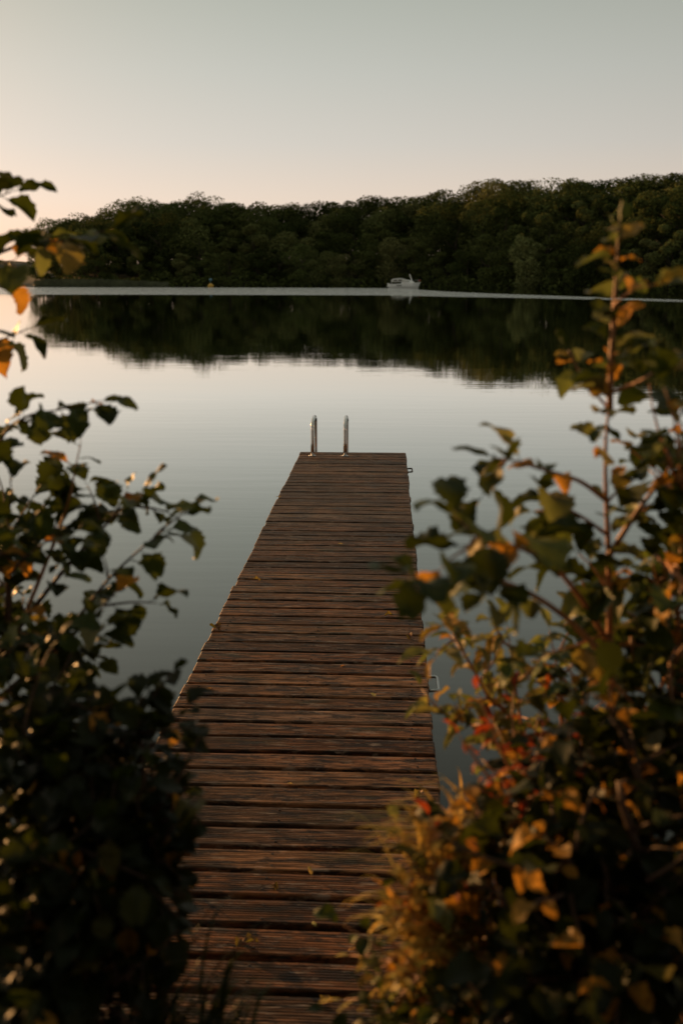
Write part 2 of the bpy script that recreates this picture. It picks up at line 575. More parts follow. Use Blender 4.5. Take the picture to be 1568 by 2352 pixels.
def tree(loc, h, cm, tm, label, group=None, sx=1.0, rz=0.0, name='broadleaf_tree'):
    e = link(name, None, loc=loc)
    e.rotation_euler.z = rz
    tag(e, label, 'tree', group)
    c = link('crown', cm, e)
    c.scale = (h * sx, h * sx, h)
    t = link('trunk', tm, e)
    t.scale = (h, h, h)
    return e


PROF = [(60, 575), (85, 545), (110, 512), (150, 502), (200, 498), (225, 488), (250, 475), (320, 459), (400, 461), (450, 456), (520, 462), (600, 466), (680, 476),
        (715, 467), (800, 465), (830, 455), (900, 458), (935, 470), (952, 446), (1050, 441), (1100, 436), (1130, 412), (1200, 418), (1225, 432), (1262, 415),
        (1350, 410), (1450, 410), (1500, 405), (1568, 397), (1750, 385), (2100, 370)]


def prof(X):
    if X <= PROF[0][0]:
        return PROF[0][1]
    for (a, ya), (b, yb) in zip(PROF, PROF[1:]):
        if a <= X <= b:
            return ya + (yb - ya) * (X - a) / (b - a)
    return PROF[-1][1]


rt = random.Random(31)
KIND_L = ['dark green broadleaf tree in the far wood, its crown closing against its neighbours']
row_names = ['front trees of the far wood along the shore', 'second rank of trees in the far wood', 'third rank of trees in the far wood', 'skyline trees of the far wood']
row_labels = ['dark broadleaf tree of the far wood standing right at the waterline', 'dark broadleaf tree of the far wood just behind the waterline trees',
              'dark broadleaf tree halfway up the far wooded slope', 'dark broadleaf tree whose top forms the skyline of the far wood']
ORD = 'first second third fourth fifth sixth seventh eighth ninth tenth eleventh twelfth thirteenth fourteenth fifteenth sixteenth seventeenth eighteenth nineteenth twentieth twenty-first twenty-second'.split()
MARKS = [(484, 'the yellow buoy'), (929, 'the white boat'), (1208, 'the pale weeping tree')]
ROWP = ['far wood tree on the waterline', 'far wood tree of the second rank', 'far wood tree on the slope', 'far wood tree on the skyline']
named = {(0, 0): 'outermost tree at the left end of the far wood, trunk against the bright sky'}
for row, (dd, fr, step) in enumerate(((3, 0.50, 54), (17, 0.76, 54), (34, 0.92, 48), (52, 1.0, 26))):
    X = 92 + row * 11
    cnt = 0
    made = []
    while X < 1900:
        Xj = X + rt.uniform(-10, 10)
        r0 = ray(Xj, 640)
        k_ = 225.0
        for _ in range(9):
            y = shore_y(r0.x * k_) + dd + rt.uniform(-3, 3) * (0 if _ else 1)
            k_ = y / r0.y
        p = Vector((r0.x * k_, r0.y * k_, 0))
        p.z = hill_z(p.x, p.y)
        yb = 652
        yt = yb + (prof(Xj) - yb) * fr * (rt.uniform(0.72, 1.16) if row < 2 else (rt.uniform(0.92, 1.02) if row == 2 else rt.uniform(0.95, 1.02)))
        rtp = ray(Xj, yt)
        top = HC + rtp.z * (p.y / rtp.y)
        h = max(5.0, top - p.z)
        thin = Xj < 240 and row < 2
        cm = rt.choice(CRT) if thin and rt.random() < 0.6 else rt.choice(CRW if row == 3 else CR)
        sx = rt.uniform(0.85, 1.15) * max(0.85, min(1.3, 17.0 / h))
        made.append((Xj, tree(p, h, cm, rt.choice(TR), row_labels[row], row_names[row], sx, rt.uniform(0, 6.28))))
        cnt += 1
        X += step * rt.uniform(0.8, 1.2)

    for Xj, e in made:                            # each tree told by its place from the nearest landmark
        if Xj > 1545:
            e['label'] = ROWP[row] + ', beyond the right shrubs'
            continue
        mx_, mn_ = min(MARKS, key=lambda q: abs(q[0] - Xj))
        sd_ = 1 if Xj > mx_ else -1
        k_ = sum(1 for X2, _ in made if (X2 - mx_) * sd_ > 0 and abs(X2 - mx_) < abs(Xj - mx_))
        e['label'] = '%s, %s to the %s of %s' % (ROWP[row], ORD[k_], 'right' if sd_ > 0 else 'left', mn_)
    if row == 0:
        made[0][1]['label'] = 'outermost tree at the left end of the far wood against the bright sky'

p = ground(1208, 655.5)
r0 = ray(1208, 655.5)
k_ = p.y / r0.y
for _ in range(9):
    k_ = (shore_y(r0.x * k_) - 1.0) / r0.y
p = Vector((r0.x * k_, r0.y * k_, -0.1))
rp = ray(1208, 541)
tree(p, HC + rp.z * (p.y / rp.y) - p.z, CRP, TR[0], 'pale green weeping tree at the waterline right of the white boat, lighter than the wood', sx=1.15, name='willow_tree')

# low growth along the far waterline
mb = MB()
for i in range(9000):
    X = rt.uniform(86, 1950)
    r0 = ray(X, 650)
    k_ = 228.0
    for _ in range(9):
        k_ = (shore_y(r0.x * k_) + 1.5) / r0.y
    lump = 1.6 + 2.2 * abs(noise.noise(Vector((r0.x * k_ * 0.16, 0, 4)))) * 2
    p = Vector((r0.x * k_ + rt.uniform(-0.5, 0.5), r0.y * k_ + rt.uniform(-1.6, 2.5), rt.uniform(-0.1, 1.0) ** 1 * lump + 0.05))
    mb.add(quad(p, Vector((rt.gauss(0, 1), rt.gauss(0, 1) - 0.6, rt.gauss(0, 1))), rt.uniform(0.25, 0.6), rt.uniform(0, 6), rt), [(0, 1, 2, 3)])
tag(mb.build('undergrowth', M['crown']), 'dark undergrowth fringing the waterline below the far wood', 'undergrowth', kind='stuff')

mb = MB()
for i in range(3600):
    X = 84 + 300 * rt.random() ** 0.9
    r0 = ray(X, 650)
    k_ = 226.0
    for _ in range(3):
        k_ = (shore_y(r0.x * k_) - 3.0) / r0.y
    p = Vector((r0.x * k_, r0.y * k_ + rt.uniform(-2, 2), -0.1))
    h = rt.uniform(1.1, 1.9) * (1 - 0.35 * max(0, (X - 250) / 134)) * (1 + 0.2 * noise.noise(Vector((X * 0.05, 0, 0))))
    w = rt.uniform(0.03, 0.07)
    lean = Vector((rt.uniform(-0.25, 0.25), rt.uniform(-0.2, 0.2), h))
    mb.add([p - Vector((w, 0, 0)), p + Vector((w, 0, 0)), p + lean * 0.7 + Vector((w, 0, 0)), p + lean, p + lean * 0.7 - Vector((w, 0, 0))], [(0, 1, 2, 3, 4)])
tag(mb.build('reeds', M['reed']), 'grey green belt of reeds in front of the left part of the far wood', 'reeds', kind='stuff')

# ------------------------------------------------------------------ boat, buoy, board
bp = ground(929, 661.2)
boat = tag(link('cabin_boat', None, loc=(bp.x, bp.y, 0)), 'small white cabin cruiser with grey canvas top lying before the far wood', 'boat')
boat.rotation_euler.z = rad(-6)
BL = 6.5
st = [(-0.5, 0.86, 0.78), (-0.3, 0.95, 0.80), (0.0, 1.0, 0.86), (0.25, 0.86, 0.98), (0.40, 0.5, 1.08), (0.5, 0.05, 1.18)]
vs_, fs_ = [], []
for t, w, g_ in st:
    x = t * BL
    bw = 1.15 * w
    xs_ = x if t < 0.4 else x
    for (yy, zz) in ((-bw, g_), (-bw * 0.93, 0.35), (-bw * 0.7, -0.05), (0, -0.35), (bw * 0.7, -0.05), (bw * 0.93, 0.35), (bw, g_)):
        rake = (g_ - zz) * (0.45 if t > 0.35 else 0.0)
        vs_.append((xs_ - rake, yy, zz))
for i in range(len(st) - 1):
    for j in range(6):
        fs_.append((i * 7 + j, i * 7 + j + 1, (i + 1) * 7 + j + 1, (i + 1) * 7 + j))
    fs_.append((i * 7 + 6, i * 7, (i + 1) * 7, (i + 1) * 7 + 6))
fs_.append(tuple(range(7)))
link('hull', mesh('hull', vs_, fs_, M['white']), boat)
# cabin with a raked front, canvas over the cockpit
vs_ = [(-0.7, -0.8, 0.84), (2.1, -0.62, 1.0), (1.35, -0.58, 1.5), (-0.5, -0.7, 1.72), (-0.7, 0.8, 0.84), (2.1, 0.62, 1.0), (1.35, 0.58, 1.5), (-0.5, 0.7, 1.72)]
link('cabin', mesh('cabin', vs_, [(0, 1, 2, 3), (4, 7, 6, 5), (0, 3, 7, 4), (3, 2, 6, 7), (2, 1, 5, 6)], M['white']), boat)
m_ = MB()
prof_c = [(-2.75, 0.86), (-2.65, 1.62), (-2.2, 1.82), (-1.2, 1.92), (-0.45, 1.88), (0.3, 1.62), (0.72, 1.40)]
vs_ = []
for x, zz in prof_c:
    vs_ += [(x, -0.95, min(zz, 1.2) if zz > 1 else zz), (x, -0.88, zz - 0.08), (x, -0.5, zz), (x, 0.5, zz), (x, 0.88, zz - 0.08), (x, 0.95, min(zz, 1.2) if zz > 1 else zz)]
m_.add(vs_, [(i * 6 + j, i * 6 + j + 1, (i + 1) * 6 + j + 1, (i + 1) * 6 + j) for i in range(len(prof_c) - 1) for j in range(5)])
m_.build('canopy', M['canvas'], boat)
for x0, x1, z0, z1 in ((-2.2, -1.5, 1.36, 1.60), (-1.2, -0.5, 1.38, 1.64), (0.3, 0.9, 1.18, 1.36)):
    m_ = MB()
    m_.box(((x0 + x1) / 2, -0.955 if x1 < 0 else -0.72, (z0 + z1) / 2), (x1 - x0, 0.05, z1 - z0))
    m_.build('window', M['glass'], boat)
m_ = MB()
m_.box((-1.0, -1.16, 0.5), (1.0, 0.06, 0.14))
m_.build('hull_stripe', M['glass'], boat)
m_ = MB()
m_.tube([(1.6, 0, 1.1), (0.95, 0, 2.72)], [0.11, 0.08], 8)
m_.tube([(1.3, -0.35, 1.9), (1.3, 0.35, 1.9)], 0.04, 6)
m_.build('mast', M['white'], boat)
m_ = MB()
for s in (-1, 1):
    m_.tube([(1.9, 0.6 * s, 1.05), (2.0, 0.55 * s, 1.5), (3.0, 0.1 * s, 1.62)], 0.03, 6)
    m_.tube([(2.7, 0.24 * s, 1.1), (2.72, 0.22 * s, 1.58)], 0.025, 6)
m_.build('railing', M['zinc'], boat)
m_ = MB()
m_.add([(2.9, 0.02, 1.6), (3.15, 0.0, 1.62), (3.1, 0.02, 1.3), (2.85, 0.03, 1.3), (2.9, -0.02, 1.6), (3.15, -0.03, 1.62), (3.1, -0.02, 1.3), (2.85, -0.01, 1.3)],
       [(0, 1, 2, 3), (4, 7, 6, 5), (0, 4, 5, 1), (1, 5, 6, 2), (2, 6, 7, 3), (3, 7, 4, 0)])
m_.build('flag', M['redm'], boat)
m_ = MB()
m_.box((-3.42, 0, 0.28), (0.34, 1.5, 0.1))
m_.box((-3.36, 0, 0.62), (0.26, 0.4, 0.6))
m_.build('stern_platform', M['white'], boat)

bp = ground(484, 659.5)
buoy = tag(link('mooring_buoy', None, loc=(bp.x, bp.y, 0)), 'small yellow and blue buoy floating on the lake left of the boat', 'buoy')
m_ = MB()
m_.tube([(0, 0, -0.3), (0, 0, 0.0), (0, 0, 0.35), (0, 0, 0.6), (0, 0, 0.8)], [0.35, 0.62, 0.66, 0.45, 0.15], 12)
m_.build('float', M['yellow'], buoy, True)
m_ = MB()
m_.tube([(0, 0, 0.8), (0, 0, 1.25)], 0.06, 8)
m_.tube([(0, 0, 1.25), (0.02, 0, 1.4), (0.02, 0, 1.75), (0.0, 0, 1.85)], [0.1, 0.32, 0.32, 0.1], 10)
m_.build('top_mark', M['bluem'], buoy, True)

bp = ground(122, 654.5)
board = tag(link('notice_board', None, loc=(bp.x, bp.y, 0)), 'small white board on posts above the reeds at the left end of the wood', 'board')
m_ = MB()
m_.box((0, 0, 2.3), (2.0, 0.08, 1.1))
m_.build('panel', M['white'], board)
for s in (-1, 1):
    m_ = MB()
    m_.tube([(0.8 * s, 0.1, -0.6), (0.8 * s, 0.1, 2.7)], 0.06, 6)
    m_.build('post', M['trunk'], board)

# ------------------------------------------------------------------ jetty
YE = ground(808, 1039, DECK).y
XL = ground(537, 1344, DECK).x
XR = ground(962, 1344, DECK).x
Y0 = 0.85
PITCH = 0.154
jetty = tag(link('wooden_jetty', None, loc=(0, 0, 0)), 'weathered brown plank jetty running straight out into the lake', 'jetty')
WID = XR - XL
PD = 0.123


def plank_mesh(seed):
    rr = random.Random(seed)
    ng = 9
    prof_ = [(-PD / 2, -0.030), (-PD / 2, -0.005), (-PD / 2 + 0.004, 0.0)]
    for g_ in range(ng):
        a = -PD / 2 + 0.006 + (PD - 0.012) * (g_ + 0.18) / ng
        b = -PD / 2 + 0.006 + (PD - 0.012) * (g_ + 0.82) / ng
        mid = (PD - 0.012) / ng * 0.18
        prof_ += [(a, 0.0), (b, 0.0), (b + mid, -0.005)]
    prof_ = prof_[:-1] + [(PD / 2 - 0.004, 0.0), (PD / 2, -0.005), (PD / 2, -0.030)]
    n = len(prof_)
    segs = 9
    vs, fs = [], []
    ph = rr.uniform(0, 9)
    xs_p = [-WID / 2, -WID / 2 + 0.008] + [-WID / 2 + WID * q_ / (segs - 2) for q_ in range(1, segs - 2)] + [WID / 2 - 0.008, WID / 2]
    for s in range(segs + 1):
        x = xs_p[s]
        zo = 0.0022 * noise.noise(Vector((x * 2, ph, 0)))
        yo = 0.0035 * noise.noise(Vector((x * 1.3, ph, 5)))
        for (yy, zz) in prof_:
            xe = x
            if s in (0, segs):
                xe += 0.004 * noise.noise(Vector((yy * 30, ph, s)))
                if zz > -0.02:
                    zz -= 0.007
            vs.append((xe, yy + yo, zz + zo + 0.0012 * noise.noise(Vector((x * 5, yy * 40, ph)))))
    for s in range(segs):
        for i in range(n):
            fs.append((s * n + i, s * n + (i + 1) % n, (s + 1) * n + (i + 1) % n, (s + 1) * n + i))
    fs.append(tuple(range(n - 1, -1, -1)))
    fs.append(tuple(segs * n + i for i in range(n)))
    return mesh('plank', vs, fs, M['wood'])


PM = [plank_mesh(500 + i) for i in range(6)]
npl = int((YE - Y0) / PITCH)
rp_ = random.Random(5)
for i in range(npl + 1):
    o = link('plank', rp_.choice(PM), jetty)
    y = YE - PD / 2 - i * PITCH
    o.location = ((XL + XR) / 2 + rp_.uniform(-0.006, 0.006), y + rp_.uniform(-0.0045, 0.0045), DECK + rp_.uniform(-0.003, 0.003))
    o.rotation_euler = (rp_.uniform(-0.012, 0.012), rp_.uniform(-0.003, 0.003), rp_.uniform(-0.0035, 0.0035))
    if rp_.random() < 0.5:
        o.rotation_euler.z += PI
    if i > npl - 34:
        SCW = globals().get('SCW')
        if SCW is None:
            q_ = MB()
            q_.tube([(0, 0, -0.004), (0, 0, 0.0012), (0, 0, 0.0016)], [0.0048, 0.0048, 0.0034], 8)
            SCW = mesh('screw', q_.v, q_.f, M['rust'])
        for bx in (XL + 0.09, (XL + XR) / 2, XR - 0.09):
            for sy_ in (-0.036, 0.036):
                link('screw', SCW, o, (bx - (XL + XR) / 2 + rp_.uniform(-0.006, 0.006), sy_ + rp_.uniform(-0.006, 0.006), 0.0015))
for x in (XL + 0.09, (XL + XR) / 2, XR - 0.09):
    m_ = MB()
    m_.box((x, (Y0 + YE) / 2 - 0.03, DECK - 0.112), (0.07, YE - Y0 - 0.1, 0.15))
    m_.build('beam', M['beam'], jetty)
for y in (3.2, 5.6, 8.0, 10.4):
    for x in (XL + 0.2, XR - 0.2):
        m_ = MB()
        m_.tube([(x, y, -1.6), (x, y, DECK - 0.04)], 0.07, 10)
        m_.build('pile', M['beam'], jetty, True)


def cleat(Xa, Ya, Yb, mat):
    a = ground(Xa, Ya, DECK - 0.03)
    b = ground(Xa, Yb, DECK - 0.03)
    y1, y2 = a.y, b.y
    m2 = MB()
    out_ = 0.052
    pts = [(XR - 0.02, y1, DECK - 0.035), (XR + out_ - 0.015, y1, DECK - 0.03), (XR + out_ - 0.004, y1 - 0.006, DECK - 0.03), (XR + out_, y1 - 0.018, DECK - 0.03),
           (XR + out_, y2 + 0.018, DECK - 0.03), (XR + out_ - 0.004, y2 + 0.006, DECK - 0.03), (XR + out_ - 0.015, y2, DECK - 0.03), (XR - 0.02, y2, DECK - 0.035)]
    m2.tube(pts, 0.0085, 8)
    return m2.build('mooring_handle', mat, jetty, True)


cleat(1000, 1554, 1586, M['zinc'])
cleat(940, 1076, 1084, M['beam'])

lad = tag(link('swim_ladder', None, loc=(0, YE, DECK)), 'stainless steel swim ladder with two hooped handrails at the jetty end', 'ladder')
lx = [ground(717, 1048, DECK).x, ground(792, 1048, DECK).x]
for x in lx:
    m_ = MB()
    ya, rr_, up = -0.25, 0.27, 0.325
    pts = [(x, ya, -0.01), (x, ya, 0.15), (x, ya, up - 0.02), (x, ya, up)]
    for k_ in range(1, 14):
        a = PI - PI * k_ / 14
        pts.append((x, ya + rr_ + rr_ * math.cos(a) , up + 0.095 * math.sin(a) ** 0.8))
    pts += [(x, ya + 2 * rr_, up), (x, ya + 2 * rr_, 0.0), (x, ya + 2 * rr_, -1.2)]
    m_.tube(pts, 0.021, 14)
    m_.build('handrail', M['steel'], lad, True)
    m_ = MB()
    m_.tube([(x, -0.25, 0.001), (x, -0.25, 0.008)], 0.042, 16)
    m_.build('flange', M['steel'], lad, True)
for zz in (-0.12, -0.38, -0.64, -0.9):
    m_ = MB()
    m_.box(((lx[0] + lx[1]) / 2, 0.29, zz), (lx[1] - lx[0], 0.06, 0.025))
    m_.build('rung', M['steel'], lad)

# ------------------------------------------------------------------ leaves


def leaf_mesh(name, seed, mat, ratio=0.86, notch=0.08, fold=0.22, curl=0.25, widest=0.58, serr=0.05, n=11, pet=0.22, wav=0.03):
    """unit-long blade along +Y, normal +Z, petiole from the origin"""
    rr = random.Random(seed)
    vs, fs = [], []
    sgn = rr.choice((-1, 1))
    ph = rr.uniform(0, 6)
    for i in range(n):
        t = i / (n - 1)
        u = t ** (math.log(0.5) / math.log(widest))
        w = ratio / 2 * max(0.0, math.sin(PI * u)) ** 0.62
        if i == n - 1:
            w = ratio * (0.16 if notch > 0 else 0.01)
        if 0 < i < n - 1:
            w *= 1 + serr * (1 if i % 2 else -1) + rr.uniform(-0.07, 0.05)
        for j, s in enumerate((-1, -0.5, 0, 0.5, 1)):
            y = pet + t
            if i in (4, 7) and abs(s) == 1 and rr.random() < 0.35:
                s *= 0.8
            if i == n - 1 and s == 0:
                y -= notch
            y += abs(s) * 0.10 * (1 - t) * (0.6 if t > 0.1 else 0)
            zz = abs(s) * w * fold * 2 - curl * t * t + wav * math.sin(9 * t + ph + 2 * s) + (0.012 if (i % 2) and abs(s) == 0.5 else 0)
            vs.append((s * w + 0.05 * sgn * math.sin(PI * t) * t, y, zz))
    for i in range(n - 1):
        for j in range(4):
            a = i * 5 + j
            fs.append((a, a + 1, a + 6, a + 5))
    b = len(vs)
    pw = 0.014
    vs += [(-pw, 0, 0), (pw, 0, 0), (0, 0, pw * 1.5), (-pw, pet + 0.08, -0.005), (pw, pet + 0.08, -0.005), (0, pet + 0.08, pw)]
    fs += [(b, b + 1, b + 4, b + 3), (b + 1, b + 2, b + 5, b + 4), (b + 2, b, b + 3, b + 5)]
    return mesh(name, vs, fs, mat, True)


LEAF = {}
for key in ('green', 'dark', 'amber', 'sage'):
    LEAF[key] = [leaf_mesh('leaf', 600 + i, M[key], ratio=R.uniform(0.72, 0.95), notch=R.choice((0.05, 0.1, 0.0)), fold=R.uniform(0.05, 0.4), curl=R.uniform(-0.1, 0.8), wav=R.uniform(0.02, 0.09), serr=R.uniform(0.06, 0.13), n=13) for i in range(12)]
LEAF['pale'] = [leaf_mesh('leaf', 640 + i, M['pale'], ratio=R.uniform(0.42, 0.6), notch=0.0, fold=R.uniform(0.1, 0.4), curl=R.uniform(0.0, 0.5), widest=0.5) for i in range(7)]
LEAF['gold'] = [leaf_mesh('leaf', 660 + i, M['gold'], ratio=R.uniform(0.3, 0.45), notch=0.0, fold=R.uniform(0.1, 0.4), curl=R.uniform(0.0, 0.6), widest=0.45) for i in range(6)]
LEAF['litter'] = [leaf_mesh('leaf', 700 + i, M['litter'], ratio=R.uniform(0.5, 0.85), notch=0.03, fold=R.uniform(0.3, 0.8), curl=R.uniform(0.2, 0.6), wav=0.08, serr=0.08) for i in range(6)]
LEAF['red'] = [leaf_mesh('leaf', 680 + i, M['red'], ratio=R.uniform(0.35, 0.6), notch=0.0, fold=R.uniform(0.1, 0.5), curl=R.uniform(0.1, 0.7), widest=0.5) for i in range(6)]


def rvec(rr):
    return Vector((rr.gauss(0, 1), rr.gauss(0, 1), rr.gauss(0, 1)))


class Shrub:
    def __init__(s, name, base, label, cat, kind='green', seed=1, size=0.055, bark='bark', amber=0.05, sage=0.0):
        s.sage = sage
        s.root = tag(link(name, None, loc=base), label, cat)
        s.base, s.kind, s.size, s.rr = Vector(base), kind, size, random.Random(seed)
        s.leaves, s.twigs, s.bark, s.amber = [], MB(), bark, amber

    def leaf(s, p, d, nrm_=None, size=None, kind=None):
        rr = s.rr
        d = Vector(d).normalized()
        n_ = nrm_ if nrm_ is not None else Vector((0, 0, 1)) + rvec(rr) * 0.30
        x = d.cross(n_)
        if x.length < 1e-3:
            x = d.cross(Vector((1, 0, 0.3)))
        x.normalize()
        n_ = x.cross(d)
        sz = (size or s.size) * (1.0 if size else rr.uniform(0.6, 1.2))
        m_ = Matrix((x, d, n_)).transposed().to_4x4() @ Matrix.Scale(sz, 4)
        m_.translation = p
        kind = kind or s.kind
        if kind in ('green', 'dark', 'pale') and rr.random() < s.amber:
            kind = 'amber'
            m_ = m_ @ Matrix.Scale(rr.uniform(0.55, 0.9), 4)
        elif kind == 'green' and rr.random() < s.sage:
            kind = 'sage'
        s.leaves.append((m_, kind, rr.randrange(1000), p + d * sz * 0.7, sz))

    def twig(s, p, d, length, n, droop=0.25, up=0.2):
        rr = s.rr
        d = Vector(d).normalized()
        pts = [p]
        for i in range(4):
            d = (d + rvec(rr) * 0.13 + Vector((0, 0, up * 0.25 - droop * 0.1 * i))).normalized()
            pts.append(pts[-1] + d * length / 4)
        s.twigs.tube(pts, [0.0032, 0.0028, 0.0023, 0.0018, 0.001], 5)
        s.along(pts, n, 0.05)
        s.leaf(pts[-1], d + rvec(rr) * 0.2)

    def along(s, pts, n, t0=0.1, t1=1.0, taper=1.0):
        rr = s.rr
        side = rr.choice((-1, 1))
        m_ = len(pts) - 1
        for i in range(n):
            t = (t0 + (t1 - t0) * (i + rr.uniform(0.2, 0.8)) / n) * m_
            k_ = min(int(t), m_ - 1)
            p = pts[k_].lerp(pts[k_ + 1], t - k_)
            d = (pts[k_ + 1] - pts[k_]).normalized()
            lat = d.cross(Vector((0, 0, 1)) + rvec(rr) * 0.5)
            if lat.length < 1e-3:
                lat = rvec(rr)
            lat.normalize()
            side = -side
            s.leaf(p, d * 0.5 + lat * side * rr.uniform(0.6, 1.1) + Vector((0, 0, rr.uniform(-0.45, 0.25))), size=s.size * rr.uniform(0.6, 1.2) * (1 + (taper - 1) * t / m_))

    def branch(s, spec, r=0.008, nleaf=8, ntwig=3, tl=0.14, tn=4, t0=0.15, bark=None, taper=1.0):
        """spec: (X, Y, distance) in the view, or world vectors"""
        rr = s.rr
        pts = spline([pt(*q) if not isinstance(q, Vector) else q for q in spec], 5)
        m_ = MB()
        n = len(pts)
        m_.tube(pts, [max(0.0014, r * (1 - 0.85 * i / (n - 1))) for i in range(n)], 7)
        m_.build('branch', M[bark or s.bark], s.root, True).matrix_parent_inverse = Matrix.Translation(-s.base)
        s.along(pts, nleaf, t0, taper=taper)
        s.leaf(pts[-1], (pts[-1] - pts[-2]) + rvec(rr) * 0.002, size=s.size * taper)
        for i in range(ntwig):
            t = (t0 + (0.95 - t0) * (i + rr.random()) / max(1, ntwig)) * (n - 1)
            k_ = min(int(t), n - 2)
            p = pts[k_].lerp(pts[k_ + 1], t - k_)
            d = (pts[k_ + 1] - pts[k_]).normalized()
            lat = d.cross(rvec(rr)).normalized()
            s.twig(p, d * 0.6 + lat, tl * rr.uniform(0.6, 1.3), tn)

    def blob(s, X, Y, d, RX, RY, RD, n, size=None, tn=4, kind=None):
        """a mass of short leafy twigs filling an ellipsoid"""
        rr = s.rr
        for i in range(n):
            while True:
                a, b, c = rr.uniform(-1, 1), rr.uniform(-1, 1), rr.uniform(-1, 1)
                if a * a + b * b + c * c < 1:
                    break
            p = pt(X + a * RX, Y + b * RY, d + c * RD)
            out_ = (p - pt(X, Y, d)).normalized()
            k0, s0 = s.kind, s.size
            if kind:
                s.kind = kind
            if size:
                s.size = size
            s.twig(p, out_ * 0.6 + rvec(rr) * 0.5 + Vector((0, 0, 0.35)), rr.uniform(0.08, 0.2), tn)
            s.kind, s.size = k0, s0

    def finish(s, limit=290, trim=None):
        if trim:                                  # kept clear of the walked planks
            s.leaves = [l for l in s.leaves if not trim(*depth_px(l[3]))]
        inv = Matrix.Translation(-s.base)

        def score(l):
            dd, x, y = depth_px(l[3])
            q = l[4] / dd
            if not (-40 < x < W0 + 40 and -40 < y < H0 + 40):
                q *= 0.02
            return -q
        s.leaves.sort(key=score)
        for m_, kind, r_, c_, z_ in s.leaves[:limit]:
            o = link('leaf', LEAF[kind][r_ % len(LEAF[kind])], s.root)
            o.matrix_parent_inverse = inv
            o.matrix_basis = m_
        rest = s.leaves[limit:]
        for kind in sorted({l[1] for l in rest}):
            m_ = MB()
            for mm, k_, r_, c_, z_ in rest:
                if k_ != kind:
                    continue
                me = LEAF[kind][r_ % len(LEAF[kind])]
                m_.add([mm @ v.co for v in me.vertices], [tuple(p_.vertices) for p_ in me.polygons])
            o = m_.build('foliage', M[kind + '_mass'], s.root, True)
            o.matrix_parent_inverse = inv
            o['kind'] = 'stuff'
        if s.twigs.v:
            o = s.twigs.build('twigs', M[s.bark], s.root, True)
            o.matrix_parent_inverse = inv
            o['kind'] = 'stuff'


# left: tall alder whose limbs reach in at the top left
b = Vector((-1.75, 1.35, 0.5))
S = Shrub('alder_sapling', b, 'tall alder sapling at the left edge, its upper leafy shoot crossing the far wood', 'shrub', 'green', 11, 0.074, amber=0.26, sage=0.25)
S.branch([b, pt(-330, 1500, 2.17), pt(-300, 1000, 2.11), pt(-250, 650, 2.11), pt(-230, 420, 2.11)], 0.014, 4, 3)
S.branch([pt(-262, 720, 2.1), pt(-120, 630, 2.08), pt(0, 580, 2.05), pt(70, 557, 2.03), pt(150, 552, 2.0), pt(240, 530, 1.98)], 0.006, 15, 0, t0=0.42)
S.branch([pt(-250, 560, 2.11), pt(-120, 520, 2.08), pt(-30, 465, 2.06), pt(25, 440, 2.06)], 0.005, 6, 0, t0=0.35)
S.branch([pt(-120, 630, 2.06), pt(-30, 610, 1.98), pt(30, 600, 1.96)], 0.004, 5, 1, 0.06, 2, t0=0.3)
S.branch([pt(-275, 900, 2.11), pt(-120, 830, 2.08), pt(-20, 790, 2.06), pt(60, 757, 2.03)], 0.005, 7, 0, t0=0.35)
S.finish()

# left: mid-height alder
b = Vector((-1.38, 1.85, 0.3))
S = Shrub('alder_shrub', b, 'broad-leaved alder shrub on the left bank, reaching over the water beside the jetty', 'shrub', 'green', 12, 0.060, amber=0.07, sage=0.04)
S.branch([b, pt(-60, 1700, 2.15), pt(20, 1350, 2.1), pt(-40, 1100, 2.05), pt(-90, 1000, 2.0)], 0.013, 8, 5, t0=0.3)
S.branch([pt(-20, 1180, 2.05), pt(0, 1015, 2.0), pt(60, 958, 1.98), pt(130, 942, 1.96), pt(225, 922, 1.94)], 0.005, 16, 1, 0.07, 3, t0=0.2)
S.branch([pt(20, 1500, 2.1), pt(115, 1270, 2.05), pt(158, 1150, 2.0), pt(172, 1080, 2.0), pt(185, 1020, 2.0)], 0.005, 8, 1, 0.06, 2, t0=0.3, bark='stem_warm')
S.branch([pt(0, 1500, 2.1), pt(130, 1330, 2.05), pt(220, 1230, 2.0), pt(275, 1175, 2.0), pt(325, 1130, 1.98)], 0.006, 15, 4, 0.10, 4, t0=0.2)
S.branch([pt(10, 1560, 2.1), pt(150, 1450, 2.02), pt(250, 1330, 1.96), pt(330, 1255, 1.93), pt(378, 1215, 1.9)], 0.0055, 10, 2, 0.09, 3, t0=0.2)
S.branch([pt(0, 1600, 2.1), pt(120, 1500, 2.0), pt(200, 1430, 1.95), pt(262, 1365, 1.9)], 0.005, 9, 2, 0.09, 3, t0=0.2)
S.branch([pt(0, 1600, 2.1), pt(110, 1540, 2.0), pt(190, 1490, 1.95), pt(240, 1440, 1.9)], 0.005, 9, 2, 0.09, 3, t0=0.2)
S.blob(5, 1330, 2.1, 80, 150, 0.2, 24, tn=4)
S.blob(20, 1520, 2.05, 90, 80, 0.2, 20, tn=5)
S.finish()

